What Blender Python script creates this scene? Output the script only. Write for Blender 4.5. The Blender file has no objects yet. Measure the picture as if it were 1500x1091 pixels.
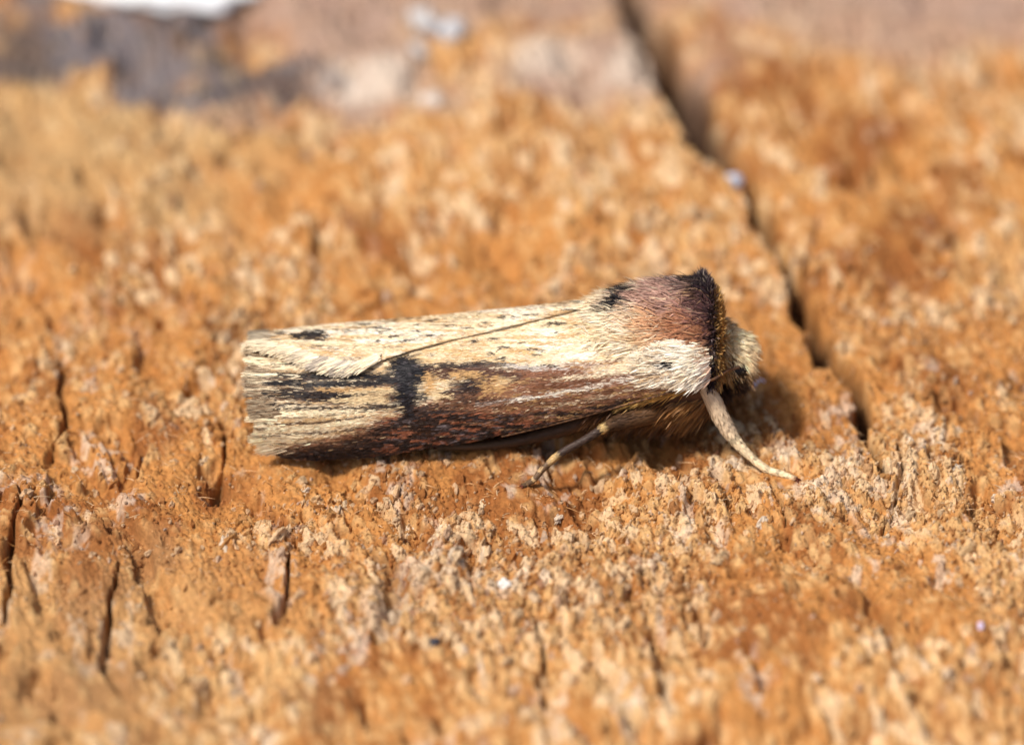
import bpy, math, random
import numpy as np
from mathutils import Vector, Matrix

random.seed(4)
rng = np.random.default_rng(11)
scene = bpy.context.scene
scene.unit_settings.system = 'METRIC'
scene.unit_settings.scale_length = 0.01          # 1 unit = 1 cm: a moth 17 mm long

# ------------------------------------------------------------------ camera, sky, sun, exposure
ELEV = math.radians(35.0)
DIST = 25.0
WIDTH = 3.4                                       # width of the field in focus, cm
SE, CE = math.sin(ELEV), math.cos(ELEV)
cam_d = bpy.data.cameras.new('camera')
cam = bpy.data.objects.new('camera', cam_d)
scene.collection.objects.link(cam)
cam.location = (0, -DIST * CE, DIST * SE)
cam.rotation_euler = (math.pi / 2 - ELEV, 0, 0)
cam_d.sensor_width = 36.0
cam_d.lens = 36.0 * DIST / WIDTH
cam_d.clip_start = 0.5
cam_d.clip_end = 500
cam_d.dof.use_dof = True
cam_d.dof.focus_distance = DIST - 0.60
cam_d.dof.aperture_fstop = 0.30
cam_d.dof.aperture_blades = 9
scene.camera = cam

SUN_EL, SUN_AZ = math.radians(59), math.radians(-122)   # azimuth measured from +Y towards +X
world = bpy.data.worlds.new('World'); scene.world = world
world.use_nodes = True
wn = world.node_tree
sky = wn.nodes.new('ShaderNodeTexSky')
sky.sky_type = 'NISHITA'; sky.sun_disc = False
sky.dust_density = 4.0; sky.ozone_density = 0.3
sky.sun_elevation = SUN_EL; sky.sun_rotation = SUN_AZ
bgn = wn.nodes['Background']; bgn.inputs['Strength'].default_value = 0.11
wn.links.new(sky.outputs[0], bgn.inputs['Color'])
sun_d = bpy.data.lights.new('sun', 'SUN'); sun = bpy.data.objects.new('sun', sun_d)
scene.collection.objects.link(sun)
sun_d.energy = 3.7; sun_d.angle = math.radians(8.0); sun_d.color = (1.0, 0.955, 0.885)
sdir = Vector((math.sin(SUN_AZ) * math.cos(SUN_EL), math.cos(SUN_AZ) * math.cos(SUN_EL), math.sin(SUN_EL)))
sun.rotation_euler = sdir.to_track_quat('Z', 'Y').to_euler()
sun.location = sdir * 30
vs = scene.view_settings
vs.view_transform = 'Standard'; vs.look = 'None'; vs.exposure = 0.1; vs.gamma = 1.0
vs.use_curve_mapping = False
scene.cycles.use_denoising = True
scene.cycles.max_bounces = 6

# ------------------------------------------------------------------ numeric helpers
PX = WIDTH / 1500.0                                # cm per photograph pixel in the plane of focus

def ground_pt(px, py, z=0.0):
    """the point of the wood (height z) seen at a photograph pixel"""
    u = (px - 750) * PX / DIST; v = (545.5 - py) * PX / DIST
    d = np.array([u, CE + v * SE, -SE + v * CE])
    o = np.array([0, -DIST * CE, DIST * SE])
    t = (z - o[2]) / d[2]
    return o + d * t

def srgb(r, g, b):
    c = np.array([r, g, b], float) / 255.0
    return np.where(c <= 0.04045, c / 12.92, ((c + 0.055) / 1.055) ** 2.4)

def hash2(ix, iy, seed):
    h = (ix.astype(np.int64) * 374761393 + iy.astype(np.int64) * 668265263 + seed * 1442695041) & 0xffffffff
    h = ((h ^ (h >> 13)) * 1274126177) & 0xffffffff
    h = ((h ^ (h >> 16)) * 2246822519) & 0xffffffff
    h = h ^ (h >> 15)
    return (h & 0xffffff) / float(0x1000000)

def vnoise(x, y, seed=0):
    x0 = np.floor(x); y0 = np.floor(y)
    fx = x - x0; fy = y - y0
    fx = fx * fx * fx * (fx * (fx * 6 - 15) + 10); fy = fy * fy * fy * (fy * (fy * 6 - 15) + 10)
    a = hash2(x0, y0, seed); b = hash2(x0 + 1, y0, seed)
    c = hash2(x0, y0 + 1, seed); d = hash2(x0 + 1, y0 + 1, seed)
    return (a + (b - a) * fx) * (1 - fy) + (c + (d - c) * fx) * fy

def fbm(x, y, seed=0, octv=4, gain=0.5):
    s = np.zeros_like(x); a = 1.0; t = 0
    for i in range(octv):
        s += a * vnoise(x * 2 ** i + i * 17.3, y * 2 ** i - i * 9.1, seed + i); t += a; a *= gain
    return s / t

def worley(x, y, seed):
    x0 = np.floor(x); y0 = np.floor(y)
    f1 = np.full_like(x, 9.0); f2 = np.full_like(x, 9.0); idv = np.zeros_like(x)
    for dx in (-1, 0, 1):
        for dy in (-1, 0, 1):
            cx = x0 + dx; cy = y0 + dy
            qx = cx + 0.08 + 0.84 * hash2(cx, cy, seed); qy = cy + 0.08 + 0.84 * hash2(cx, cy, seed + 57)
            d = np.sqrt((x - qx) ** 2 + (y - qy) ** 2)
            near = d < f1
            f2 = np.where(near, f1, np.minimum(f2, d))
            idv = np.where(near, hash2(cx, cy, seed + 91), idv)
            f1 = np.where(near, d, f1)
    return f1, f2, idv

def smooth(a, b, x):
    t = np.clip((x - a) / (b - a), 0, 1)
    return t * t * (3 - 2 * t)

def polydist(x, y, pts, vals):
    """distance to a polyline, and the value interpolated along it"""
    best = np.full_like(x, 1e9); val = np.zeros_like(x)
    for (p, q, va, vb) in zip(pts[:-1], pts[1:], vals[:-1], vals[1:]):
        dx, dy = q[0] - p[0], q[1] - p[1]
        t = np.clip(((x - p[0]) * dx + (y - p[1]) * dy) / (dx * dx + dy * dy + 1e-12), 0, 1)
        d = np.hypot(x - p[0] - t * dx, y - p[1] - t * dy)
        m = d < best
        best = np.where(m, d, best); val = np.where(m, va + (vb - va) * t, val)
    return best, val

# ------------------------------------------------------------------ object helpers
def link(o, parent=None):
    scene.collection.objects.link(o)
    if parent is not None: o.parent = parent
    return o

def mesh_obj(name, verts, faces, mat, parent=None, col=None, smooth_shade=True, origin=(0, 0, 0)):
    verts = np.asarray(verts, np.float32) - np.asarray(origin, np.float32)
    faces = np.asarray(faces, np.int32)
    n = faces.shape[1]
    me = bpy.data.meshes.new(name)
    me.vertices.add(len(verts)); me.vertices.foreach_set('co', verts.ravel())
    me.loops.add(faces.size); me.loops.foreach_set('vertex_index', faces.ravel())
    me.polygons.add(len(faces))
    me.polygons.foreach_set('loop_start', np.arange(0, faces.size, n, dtype=np.int32))
    me.polygons.foreach_set('loop_total', np.full(len(faces), n, np.int32))
    me.polygons.foreach_set('use_smooth', np.full(len(faces), smooth_shade, bool))
    if col is not None:
        a = me.color_attributes.new('tint', 'FLOAT_COLOR', 'POINT')
        c4 = np.ones((len(verts), 4), np.float32); c4[:, :3] = np.clip(col, 0, 1)
        a.data.foreach_set('color', c4.ravel())
    me.update(calc_edges=True); me.validate()
    me.materials.append(mat)
    return link(bpy.data.objects.new(name, me), parent)

def grid_faces(nu, nv, wrap_v=False):
    i = np.arange(nu - 1)[:, None]; j = np.arange(nv if wrap_v else nv - 1)[None, :]
    j2 = (j + 1) % nv
    return np.stack([i * nv + j, i * nv + j2, (i + 1) * nv + j2, (i + 1) * nv + j], -1).reshape(-1, 4)

def unit(v):
    return v / (np.linalg.norm(v, axis=-1, keepdims=True) + 1e-9)

def ribbons(root, direc, nrm, length, width, col, bend=None, prof=(0.8, 1.0, 0.65, 0.06), tip=None, cup=0.0):
    """many tapered strands or scales: (verts, quads, colours)"""
    n = len(root); m = len(prof)
    direc = unit(direc); side = unit(np.cross(direc, nrm))
    if bend is None: bend = np.zeros((n, 3))
    t = np.linspace(0, 1, m)
    V = np.zeros((n, m, 2, 3)); C = np.zeros((n, m, 2, 3))
    for i in range(m):
        p = root + direc * (length * t[i])[:, None] + bend * (length * t[i] ** 2)[:, None]
        w = (width * prof[i] * 0.5)[:, None]
        V[:, i, 0] = p - side * w; V[:, i, 1] = p + side * w
        cc = col if tip is None else col + (tip - col) * t[i]
        C[:, i, 0] = cc; C[:, i, 1] = cc
    base = (np.arange(n) * m * 2)[:, None]
    k = np.arange(m - 1)[None, :] * 2
    F = np.stack([base + k, base + k + 1, base + k + 3, base + k + 2], -1).reshape(-1, 4)
    return V.reshape(-1, 3), F, C.reshape(-1, 3)

def thing(name, label, cat, loc, group=None):
    o = bpy.data.objects.new(name, None); link(o)
    o.location = loc; o.empty_display_size = 0.1
    o['label'] = label; o['category'] = cat
    if group: o['group'] = group
    return o

# ------------------------------------------------------------------ materials
def tint_material(name, rough=0.5, spec=0.3, noise_scale=None, noise_amt=0.0, bump=0.0, bump_scale=100.0, sheen=0.0,
                  stretch=(1, 1, 1)):
    m = bpy.data.materials.new(name); m.use_nodes = True
    nt = m.node_tree; b = nt.nodes['Principled BSDF']
    b.inputs['Roughness'].default_value = rough
    b.inputs['Specular IOR Level'].default_value = spec
    if sheen: b.inputs['Sheen Weight'].default_value = sheen
    a = nt.nodes.new('ShaderNodeAttribute'); a.attribute_name = 'tint'
    out = a.outputs['Color']
    tc = nt.nodes.new('ShaderNodeTexCoord')
    mp = nt.nodes.new('ShaderNodeMapping'); mp.inputs['Scale'].default_value = stretch
    nt.links.new(tc.outputs['Object'], mp.inputs['Vector'])
    if noise_scale:
        nz = nt.nodes.new('ShaderNodeTexNoise'); nz.inputs['Scale'].default_value = noise_scale
        nz.inputs['Detail'].default_value = 5; nz.inputs['Roughness'].default_value = 0.65
        nt.links.new(mp.outputs[0], nz.inputs['Vector'])
        mr = nt.nodes.new('ShaderNodeMapRange')
        mr.inputs['From Min'].default_value = 0.3; mr.inputs['From Max'].default_value = 0.7
        mr.inputs['To Min'].default_value = 1 - noise_amt; mr.inputs['To Max'].default_value = 1 + noise_amt
        nt.links.new(nz.outputs['Fac'], mr.inputs['Value'])
        vm = nt.nodes.new('ShaderNodeVectorMath'); vm.operation = 'SCALE'
        nt.links.new(out, vm.inputs[0]); nt.links.new(mr.outputs[0], vm.inputs['Scale'])
        out = vm.outputs[0]
    nt.links.new(out, b.inputs['Base Color'])
    if bump:
        nb = nt.nodes.new('ShaderNodeTexNoise'); nb.inputs['Scale'].default_value = bump_scale
        nb.inputs['Detail'].default_value = 4; nb.inputs['Roughness'].default_value = 0.7
        nt.links.new(mp.outputs[0], nb.inputs['Vector'])
        bp = nt.nodes.new('ShaderNodeBump'); bp.inputs['Strength'].default_value = bump
        bp.inputs['Distance'].default_value = 0.01
        nt.links.new(nb.outputs['Fac'], bp.inputs['Height']); nt.links.new(bp.outputs[0], b.inputs['Normal'])
    return m

M_WOOD = tint_material('weathered_end_grain', 0.85, 0.12, 55, 0.28, 0.7, 130)
M_CRUMB = tint_material('wood_fibre', 0.85, 0.15, 60, 0.28, 0.9, 150)
M_SCALE = tint_material('wing_scale', 0.42, 0.35)
M_FUR = tint_material('moth_fur', 0.5, 0.28)
M_BODY = tint_material('moth_cuticle', 0.6, 0.3, 60, 0.25, 0.4, 90)
M_EYE = tint_material('moth_eye', 0.32, 0.3)
M_FLAKE = tint_material('pale_flake', 0.6, 0.3, 30, 0.12, 0.5, 40)

# ------------------------------------------------------------------ the wood: cut end grain, cracked and crumbling
GR = math.atan2(0.737, 2.21)                       # the rays of the end grain lean like the long crack
CG, SG = math.cos(GR), math.sin(GR)

CRACKS = [  # photograph polyline, widths in pixels, depth cm
    ([(900, -60), (930, 5), (958, 50), (985, 105), (1008, 150), (1036, 198), (1062, 240), (1086, 270), (1102, 300), (1122, 335),
      (1138, 372), (1150, 405), (1163, 430), (1184, 470), (1212, 508), (1240, 543), (1266, 590), (1276, 650), (1290, 700)],
     [36, 44, 50, 66, 72, 66, 50, 32, 16, 18, 14, 15, 14, 26, 36, 32, 16, 8, 3], 0.45),
    ([(1122, 335), (1095, 312), (1060, 300)], [10, 7, 3], 0.07),
    ([(1195, 330), (1190, 380), (1165, 425)], [4, 6, 6], 0.06),
    ([(1395, 585), (1430, 603), (1462, 622), (1500, 642), (1560, 668)], [3, 8, 9, 8, 6], 0.08),
    ([(66, 492), (90, 512), (87, 560), (93, 612), (80, 650)], [6, 9, 8, 7, 3], 0.09),
    ([(300, 455), (340, 458), (372, 444), (378, 484)], [6, 10, 12, 8], 0.08),
    ([(330, 610), (322, 660), (318, 700), (312, 728)], [5, 10, 14, 9], 0.10),
    ([(28, 715), (22, 760), (17, 805), (14, 850), (8, 900)], [5, 12, 13, 10, 5], 0.11),
    ([(428, 780), (424, 830), (418, 872), (402, 908)], [5, 9, 13, 10], 0.10),
    ([(176, 815), (166, 865), (150, 925), (150, 975), (168, 1000)], [4, 9, 12, 13, 6], 0.11),
    ([(775, 870), (792, 930), (790, 970), (800, 1030)], [4, 7, 9, 8], 0.08),
    ([(958, 915), (966, 960), (966, 1010), (980, 1040)], [8, 14, 16, 8], 0.09),
    ([(196, 620), (204, 655), (199, 690)], [4, 7, 4], 0.06),
    ([(15, 280), (40, 300), (45, 360)], [14, 22, 12], 0.08),
    ([(460, 330), (470, 385), (462, 420)], [10, 16, 8], 0.07),
    ([(720, 292), (790, 296), (850, 290), (920, 298), (975, 294)], [10, 14, 15, 15, 10], 0.07),
    ([(560, 372), (640, 384), (720, 370), (800, 384)], [8, 12, 10, 8], 0.05),
    ([(1455, 290), (1500, 330), (1540, 390)], [6, 12, 10], 0.07),
    ([(1360, 300), (1395, 330), (1410, 380)], [6, 9, 6], 0.05),
    ([(1130, 700), (1142, 740), (1150, 770)], [4, 8, 4], 0.06),
    ([(1316, 640), (1325, 690), (1312, 742), (1295, 780)], [4, 8, 9, 5], 0.06),
    ([(540, 800), (575, 830), (585, 880), (560, 925)], [18, 34, 38, 18], 0.06),
    ([(1230, 880), (1290, 905), (1310, 960)], [14, 26, 16], 0.05),
    ([(232, 300), (250, 340), (262, 400)], [6, 9, 6], 0.05),
]
CRACKW = [([tuple(ground_pt(*p)[:2]) for p in pts], [w * PX * (0.5 if i == 0 else .42) for w in ws], dep * (1 if i == 0 else .7)) for i, (pts, ws, dep) in enumerate(CRACKS)]

CALM = [(ground_pt(*p)[:2], r_) for p, r_ in (((1160, 706), .10), ((1112, 700), .11), ((768, 714), .12), ((430, 668), .16), ((560, 664), .16))]

def wood_height(x, y):
    """height of the wood and what its colour needs"""
    wx = x + 0.06 * (fbm(x * 3, y * 3, 3, 3) - 0.5) + 0.016 * (fbm(x * 26, y * 18, 31, 2) - 0.5)
    wy = y + 0.12 * (fbm(x * 3 + 9, y * 3, 5, 3) - 0.5) + 0.04 * (fbm(x * 26 + 4, y * 18, 33, 2) - 0.5)
    p = wx * CG + wy * SG                          # across the rays
    q = -wx * SG + wy * CG                         # along the rays
    big = fbm(x * 1.1 + 3, y * 0.8, 21, 4) - 0.5
    mid = fbm(p * 5.5, q * 3.2, 23, 3) - 0.5
    crumb = smooth(0.34, 0.60, fbm(x * 2.4 + 7, y * 1.7, 25, 3))     # where the fibre bundles stand proud
    f1, f2, ida = worley(p / 0.044, q / 0.074, 41)
    dome = np.clip(1 - (f1 / 0.75) ** 2, 0, 1)
    gap = smooth(0.0, 0.48, f2 - f1)
    g1, g2, idb = worley(p / 0.019, q / 0.028, 47)
    dome2 = np.clip(1 - (g1 / 0.8) ** 2, 0, 1)
    ring = fbm(q * 3.4 + 0.35 * (fbm(x * 1.3, y * 1.3, 61, 3) - 0.5) * 6, x * 0.5, 63, 2) - 0.5
    fine = fbm(x * 62, y * 50, 71, 3, .7) - 0.5
    gran = vnoise(x * 150, y * 120, 73) - 0.5
    pit = smooth(0.58, 0.72, fbm(p * 9, q * 4.5, 77, 3))
    amp = 0.30 + 0.70 * crumb
    gap2 = smooth(0.0, 0.5, g2 - g1)
    h = (0.10 * big + 0.085 * mid + 0.075 * ring - 0.050 * pit
         + amp * (0.010 * (ida - 0.5) * gap + 0.019 * dome * gap - 0.008)
         + (0.5 + 0.5 * amp) * (0.010 * dome2 * gap2 + 0.006 * (idb - 0.5) * gap2) + 0.015 * fine + 0.004 * gran)
    for c_, r_ in CALM:                            # trodden level under the feet and the tail
        k = smooth(1.0, 0.35, np.hypot(x - c_[0], (y - c_[1]) * .8) / r_)
        h = h * (1 - .75 * k) - .006 * k
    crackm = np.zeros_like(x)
    for ci, (pts, ws, dep) in enumerate(CRACKW):
        xs = [a[0] for a in pts]; ys = [a[1] for a in pts]
        sel = (x > min(xs) - .25) & (x < max(xs) + .25) & (y > min(ys) - .25) & (y < max(ys) + .25)
        if not sel.any(): continue
        xx, yy = x[sel], y[sel]
        jx = xx + 0.050 * (fbm(xx * 14, yy * 9, 81, 4) - 0.5); jy = yy + 0.09 * (fbm(xx * 14 + 5, yy * 9, 83, 3) - 0.5)
        if ci == 0:
            jx = jx + 0.08 * (fbm(xx * 6, yy * 4, 88, 2) - 0.5) + 0.03 * (vnoise(xx * 22, yy * 13, 89) - .5)
        d, w = polydist(jx, jy, pts, ws)
        w = w * ((0.55 + 0.9 * vnoise(xx * 7 + ci, yy * 5, 87)) if ci else (.9 + .4 * vnoise(xx * 7, yy * 5, 87)))
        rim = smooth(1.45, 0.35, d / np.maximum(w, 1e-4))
        if ci == 0:                                # the long crack: a slope, coloured darker, down to a deep right-hand slit
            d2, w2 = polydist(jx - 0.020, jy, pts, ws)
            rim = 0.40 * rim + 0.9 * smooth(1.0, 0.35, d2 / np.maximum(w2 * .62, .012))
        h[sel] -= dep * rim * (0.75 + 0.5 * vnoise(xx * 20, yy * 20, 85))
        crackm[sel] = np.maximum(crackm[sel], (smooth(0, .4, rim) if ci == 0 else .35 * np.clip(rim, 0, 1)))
    return h, ida, idb, crumb, big, mid, ring, crackm, dome * gap

def axis_steps(bands):
    out = [bands[0][0]]
    for a, b, s in bands:
        n = max(1, int(round((b - a) / s)))
        out += list(a + (b - a) * (np.arange(n) + 1) / n)
    return np.array(out)

gx = axis_steps([(-3.4, -1.9, .03), (-1.9, 1.9, .0046), (1.9, 3.4, .03)])
gy = axis_steps([(-3.6, -2.4, .03), (-2.4, -1.5, .0125), (-1.5, -1.1, .008), (-1.1, 0.15, .0050), (0.15, 0.8, .008),
                 (0.8, 2.7, .0135), (2.7, 4.4, .03)])
X, Y = np.meshgrid(gx, gy, indexing='ij')

def blob(X, Y, px, py, rx, ry, edge=0.35, seed=0, jag=0.55):
    c = ground_pt(px, py)
    d = np.hypot((X - c[0]) / (rx * PX), (Y - c[1]) / (ry * PX / SE))
    d = d + jag * (fbm(X * 6 + seed, Y * 5, 100 + seed, 4) - 0.5) * 2
    return smooth(1 + edge, 1 - edge, d)

def mixc(a, b, t):
    return a + (b - a) * t[..., None]

ORANGE = np.array([0.49, 0.218, 0.064]); RUST = np.array([0.27, 0.092, 0.025]); TAN = np.array([0.64, 0.385, 0.165])
PALE = np.array([0.74, 0.54, 0.335]); ASH = np.array([0.74, 0.64, 0.53]); PINK = np.array([0.40, 0.275, 0.215])
SLATE = np.array([0.085, 0.077, 0.085]); STRAW = np.array([0.50, 0.33, 0.155])

def wood_full(X, Y):
    H, ida, idb, crumb, big, mid, ring, crackm, lump = wood_height(X, Y)
    region = fbm(X * 1.6 + 11, Y * 1.2 - 3, 131, 4)
    region2 = fbm(X * 5.2 - 5, Y * 3.4, 133, 4)
    fleck = fbm(X * 30, Y * 20, 137, 3, .6)
    col = mixc(np.broadcast_to(ORANGE, X.shape + (3,)), RUST, 0.85 * smooth(0.46, 0.66, region2) * (1 - 0.3 * crumb))
    tanmask = smooth(0.33, 0.82, 0.42 * ida + 0.30 * region + 0.25 * crumb + 0.22 * (lump - 0.4) + .35 * (fleck - .5))
    col = mixc(col, TAN, 0.9 * tanmask)
    col = mixc(col, PALE, 0.65 * smooth(0.64, 0.94, ida + .5 * (fleck - .5)) * smooth(0.30, 0.6, crumb))
    ax = smooth(.62, .72, fbm(X * 8, Y * 4.5, 139, 2)) * smooth(.45, .62, fleck) + smooth(0.95, 0.985, idb) * smooth(.4, .6, crumb)
    col = mixc(col, ASH, 0.42 * np.clip(ax, 0, 1) * (1 - .7 * smooth(-.2, .5, Y)))
    col = mixc(col, RUST, 0.4 * smooth(0.75, 0.95, idb) * (1 - tanmask))
    # weathered patches along the far edge and at the left
    col = mixc(col, STRAW, 0.65 * blob(X, Y, 70, 220, 330, 120, 0.5, 2))
    col = mixc(col, STRAW, 0.40 * blob(X, Y, 60, 980, 300, 160, 0.5, 3))
    for (px, py, rx, ry, s, a) in ((510, 85, 105, 95, 5, .9), (870, 105, 140, 66, 6, .85), (640, -10, 560, 60, 7, .8), (1330, 20, 280, 70, 8, .75),
                                   (1420, -40, 280, 70, 12, .7), (640, 150, 50, 30, 9, .6), (1040, 90, 90, 50, 13, .3), (330, 150, 70, 40, 18, .6)):
        col = mixc(col, PINK, a * blob(X, Y, px, py, rx, ry, 0.45, s))
    col = mixc(col, ASH, np.clip(0.6 * blob(X, Y, 540, 120, 70, 30, 0.5, 14) + 0.55 * blob(X, Y, 940, 100, 50, 55, 0.5, 15)
                                 + .5 * blob(X, Y, 800, 85, 70, 25, .5, 20), 0, 1))
    sl = np.maximum(np.maximum(blob(X, Y, 110, 55, 240, 66, 0.45, 16, 0.8), blob(X, Y, 310, 112, 140, 34, 0.4, 17, 1.0)), blob(X, Y, 150, -60, 420, 60, 0.4, 19))
    slm = sl * smooth(.32, .50, fbm(X * 7, Y * 4.4, 143, 3) + .12)
    col = mixc(col, SLATE, 0.85 * slm)
    col = mixc(col, np.array([0.22, 0.20, 0.215]), 0.6 * slm * smooth(0.45, 0.62, region2))
    col = mixc(col, np.array([0.085, 0.045, 0.027]), 0.88 * crackm)      # shade inside the cracks, put into the colour as dark brown
    return H, col, crumb, crackm

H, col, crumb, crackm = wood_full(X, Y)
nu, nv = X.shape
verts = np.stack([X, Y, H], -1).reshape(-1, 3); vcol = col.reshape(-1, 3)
faces = grid_faces(nu, nv)[:, ::-1][:, [1, 0, 3, 2]]
# close the block of wood with side walls and an underside
ring_i = np.concatenate([np.arange(nu) * nv, (nu - 1) * nv + np.arange(1, nv), np.arange(nu - 2, -1, -1) * nv + nv - 1, np.arange(nv - 2, 0, -1)])
low = verts[ring_i].copy(); low[:, 2] = -2.0
nb = len(verts); nr = len(ring_i)
kk = np.arange(nr); k2 = (kk + 1) % nr
sidef = np.stack([ring_i[kk], nb + kk, nb + k2, ring_i[k2]], -1)
verts = np.concatenate([verts, low]); vcol = np.concatenate([vcol, vcol[ring_i]])
mid_i = len(verts); verts = np.concatenate([verts, [[0, 0, -2.0]]]); vcol = np.concatenate([vcol, [TAN]])
capf = np.stack([nb + kk, np.full(nr, mid_i), np.full(nr, mid_i), nb + k2], -1)
faces = np.concatenate([grid_faces(nu, nv)[:, ::-1], sidef])
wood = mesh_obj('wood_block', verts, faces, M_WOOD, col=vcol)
wood['kind'] = 'structure'

def height_at(x, y):
    return float(wood_height(np.array([float(x)]), np.array([float(y)]))[0][0])

# crumbs: lumps of fibre standing out of the end grain
def lump_mesh(seed, sub=1):
    r = random.Random(seed)
    import bmesh
    bm = bmesh.new(); bmesh.ops.create_icosphere(bm, subdivisions=sub, radius=1.0)
    v = np.array([p.co[:] for p in bm.verts]); f = np.array([[q.index for q in t.verts] for t in bm.faces]); bm.free()
    o = r.random() * 50
    d = 0.65 + 0.7 * fbm(v[:, 0] * 1.6 + o + v[:, 2], v[:, 1] * 1.6 - o + v[:, 2] * .7, seed, 2)
    return v * d[:, None], f

def rot_z(a):
    c, s = math.cos(a), math.sin(a)
    return np.array([[c, -s, 0], [s, c, 0], [0, 0, 1]])

def rough_lump(seed, sub=3):
    v, f = lump_mesh(seed, sub)
    n1 = fbm(v[:, 0] * 3.1 + seed, v[:, 1] * 2.2 + v[:, 2] * 2.7, seed + 40, 2) - .5
    n2 = fbm(v[:, 0] * 8 + v[:, 2] * 5, v[:, 1] * 7 - v[:, 2] * 6 + seed, seed + 41, 2) - .5
    return v * (1 + 1.0 * n1 + .7 * n2)[:, None], f

LUMPS = [lump_mesh(s, 1) for s in range(12)] + [rough_lump(s, 2) for s in range(12, 24)]
FEET = [ground_pt(1150, 703)[:2], ground_pt(772, 712)[:2]]
def fibre_mass(n, xr, yr, smin, smax, seed, fine=True, sink=.15, stretch=(.9, 1.7)):
    r = np.random.default_rng(seed)
    x = r.uniform(*xr, n * 3); y = r.uniform(*yr, n * 3)
    h, wc, cr, ck = wood_full(x, y)
    keep = (r.random(n * 3) < 0.15 + 0.85 * cr) & (ck < 0.15)
    for c_ in FEET: keep &= np.hypot(x - c_[0], y - c_[1]) > (.05 if fine else .16)
    x, y, h, wc = x[keep][:n], y[keep][:n], h[keep][:n], wc[keep][:n]
    Vs, Fs, Cs = [], [], []; off = 0
    for i in range(len(x)):
        v, f = LUMPS[r.integers(12) + (0 if fine else 12)]
        s = smin + (smax - smin) * r.random() ** 2.0
        sc = np.array([s * r.uniform(.6, .9), s * r.uniform(*stretch), s * r.uniform(.8, 1.3)])
        tilt = r.uniform(-.5, .5); R = rot_z(-GR + r.normal(0, .35) - (math.pi if r.random() < .5 else 0))
        w = v * sc; ct, st = math.cos(tilt), math.sin(tilt)
        w = np.stack([w[:, 0], w[:, 1] * ct - w[:, 2] * st, w[:, 1] * st + w[:, 2] * ct], -1) @ R.T
        Vs.append(w + [x[i], y[i], h[i] - s * sink]); Fs.append(f + off); off += len(v)
        u = r.random(); c = wc[i]
        if u > 0.975: c = c * .6 + ASH * .4
        elif u > 0.74: c = c * .45 + PALE * .55
        elif u < .2: c = c * .5 + RUST * .5
        c = c * r.uniform(.85, 1.15)
        Cs.append(np.broadcast_to(c, v.shape))
    return np.concatenate(Vs), np.concatenate(Fs), np.concatenate(Cs)

for n_, yr_, a_, b_, sd_, fn_, sk_, st_ in ((21000, (-1.4, 0.45), .0024, .0085, 5, True, .0, (.9, 1.4)),
                                          (4200, (-1.5, 0.7), .0065, .0145, 9, False, .25, (.9, 1.6)),
                                          (700, (-1.7, 0.9), .012, .022, 6, False, .5, (1.0, 1.7)),
                                          (1500, (-2.5, 2.9), .012, .026, 7, False, .45, (1.0, 1.6))):
    V, F, C = fibre_mass(n_, (-1.95, 1.95), yr_, a_, b_, sd_, fn_, sk_, st_)
    o = mesh_obj('fibre_crumbs', V, F, M_CRUMB, wood, C, smooth_shade=False); o['kind'] = 'stuff'

# lint: fine loose fibres in the band in focus
def lint(n, seed):
    r = np.random.default_rng(seed)
    x = r.uniform(-1.75, 1.75, n); y = r.uniform(-1.3, 0.4, n); h = wood_height(x, y)[0]
    root = np.stack([x, y, h + 0.002], -1)
    a = r.uniform(0, 2 * np.pi, n)
    d = np.stack([np.cos(a), np.sin(a), r.uniform(-.1, .9, n)], -1)
    c = ORANGE[None] * r.uniform(.7, 1.3, (n, 1)) + r.random((n, 1)) ** 2 * (PALE - ORANGE)[None] * .8
    return ribbons(root, d, np.tile([0, -.6, .8], (n, 1)), r.uniform(.012, .045, n), r.uniform(.0018, .0036, n), c,
                   bend=np.stack([r.normal(0, .4, n), r.normal(0, .4, n), -r.uniform(0, .8, n)], -1))
V, F, C = lint(5000, 8)
o = mesh_obj('loose_fibres', V, F, M_CRUMB, wood, C); o['kind'] = 'stuff'

# single fibre bundles big enough to pick out
BUNDLES = [(862, 795, 15), (745, 848, 13), (600, 748, 13), (492, 722, 14), (505, 735, 12), (1085, 752, 17), (1116, 772, 14),
           (1020, 740, 13), (640, 780, 13), (425, 695, 13), (445, 712, 11), (560, 720, 12), (705, 730, 11), (520, 690, 10), (1200, 770, 13),
           (1255, 700, 12), (1300, 780, 17), (1345, 740, 13), (1400, 690, 12), (1440, 800, 16), (1230, 640, 11), (1370, 655, 12), (210, 655, 11),
           (140, 640, 10), (108, 670, 11), (255, 705, 11), (330, 790, 14), (650, 830, 12), (775, 770, 12), (930, 770, 12), (960, 820, 13),
           (1055, 830, 13), (1180, 830, 14), (880, 730, 11), (820, 745, 11), (380, 760, 13), (300, 660, 10), (60, 720, 12), (1460, 720, 12)]
for i, (px, py, s) in enumerate(BUNDLES):
    g = ground_pt(px, py); hz = height_at(g[0], g[1])
    v, f = rough_lump(200 + i)
    s = s * PX * 0.62
    w = (v * [s * .8, s * random.uniform(1.1, 2.0), s * .85]) @ rot_z(-GR + random.uniform(-.4, .4)).T
    c = [PALE, TAN, PALE * .5 + ASH * .5, PALE * .5 + TAN * .5][i % 4] * random.uniform(.9, 1.08)
    mesh_obj('fibre_bundle', w + [g[0], g[1], hz - s * .6], f, M_CRUMB, wood, np.broadcast_to(c, v.shape), smooth_shade=False)

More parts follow.
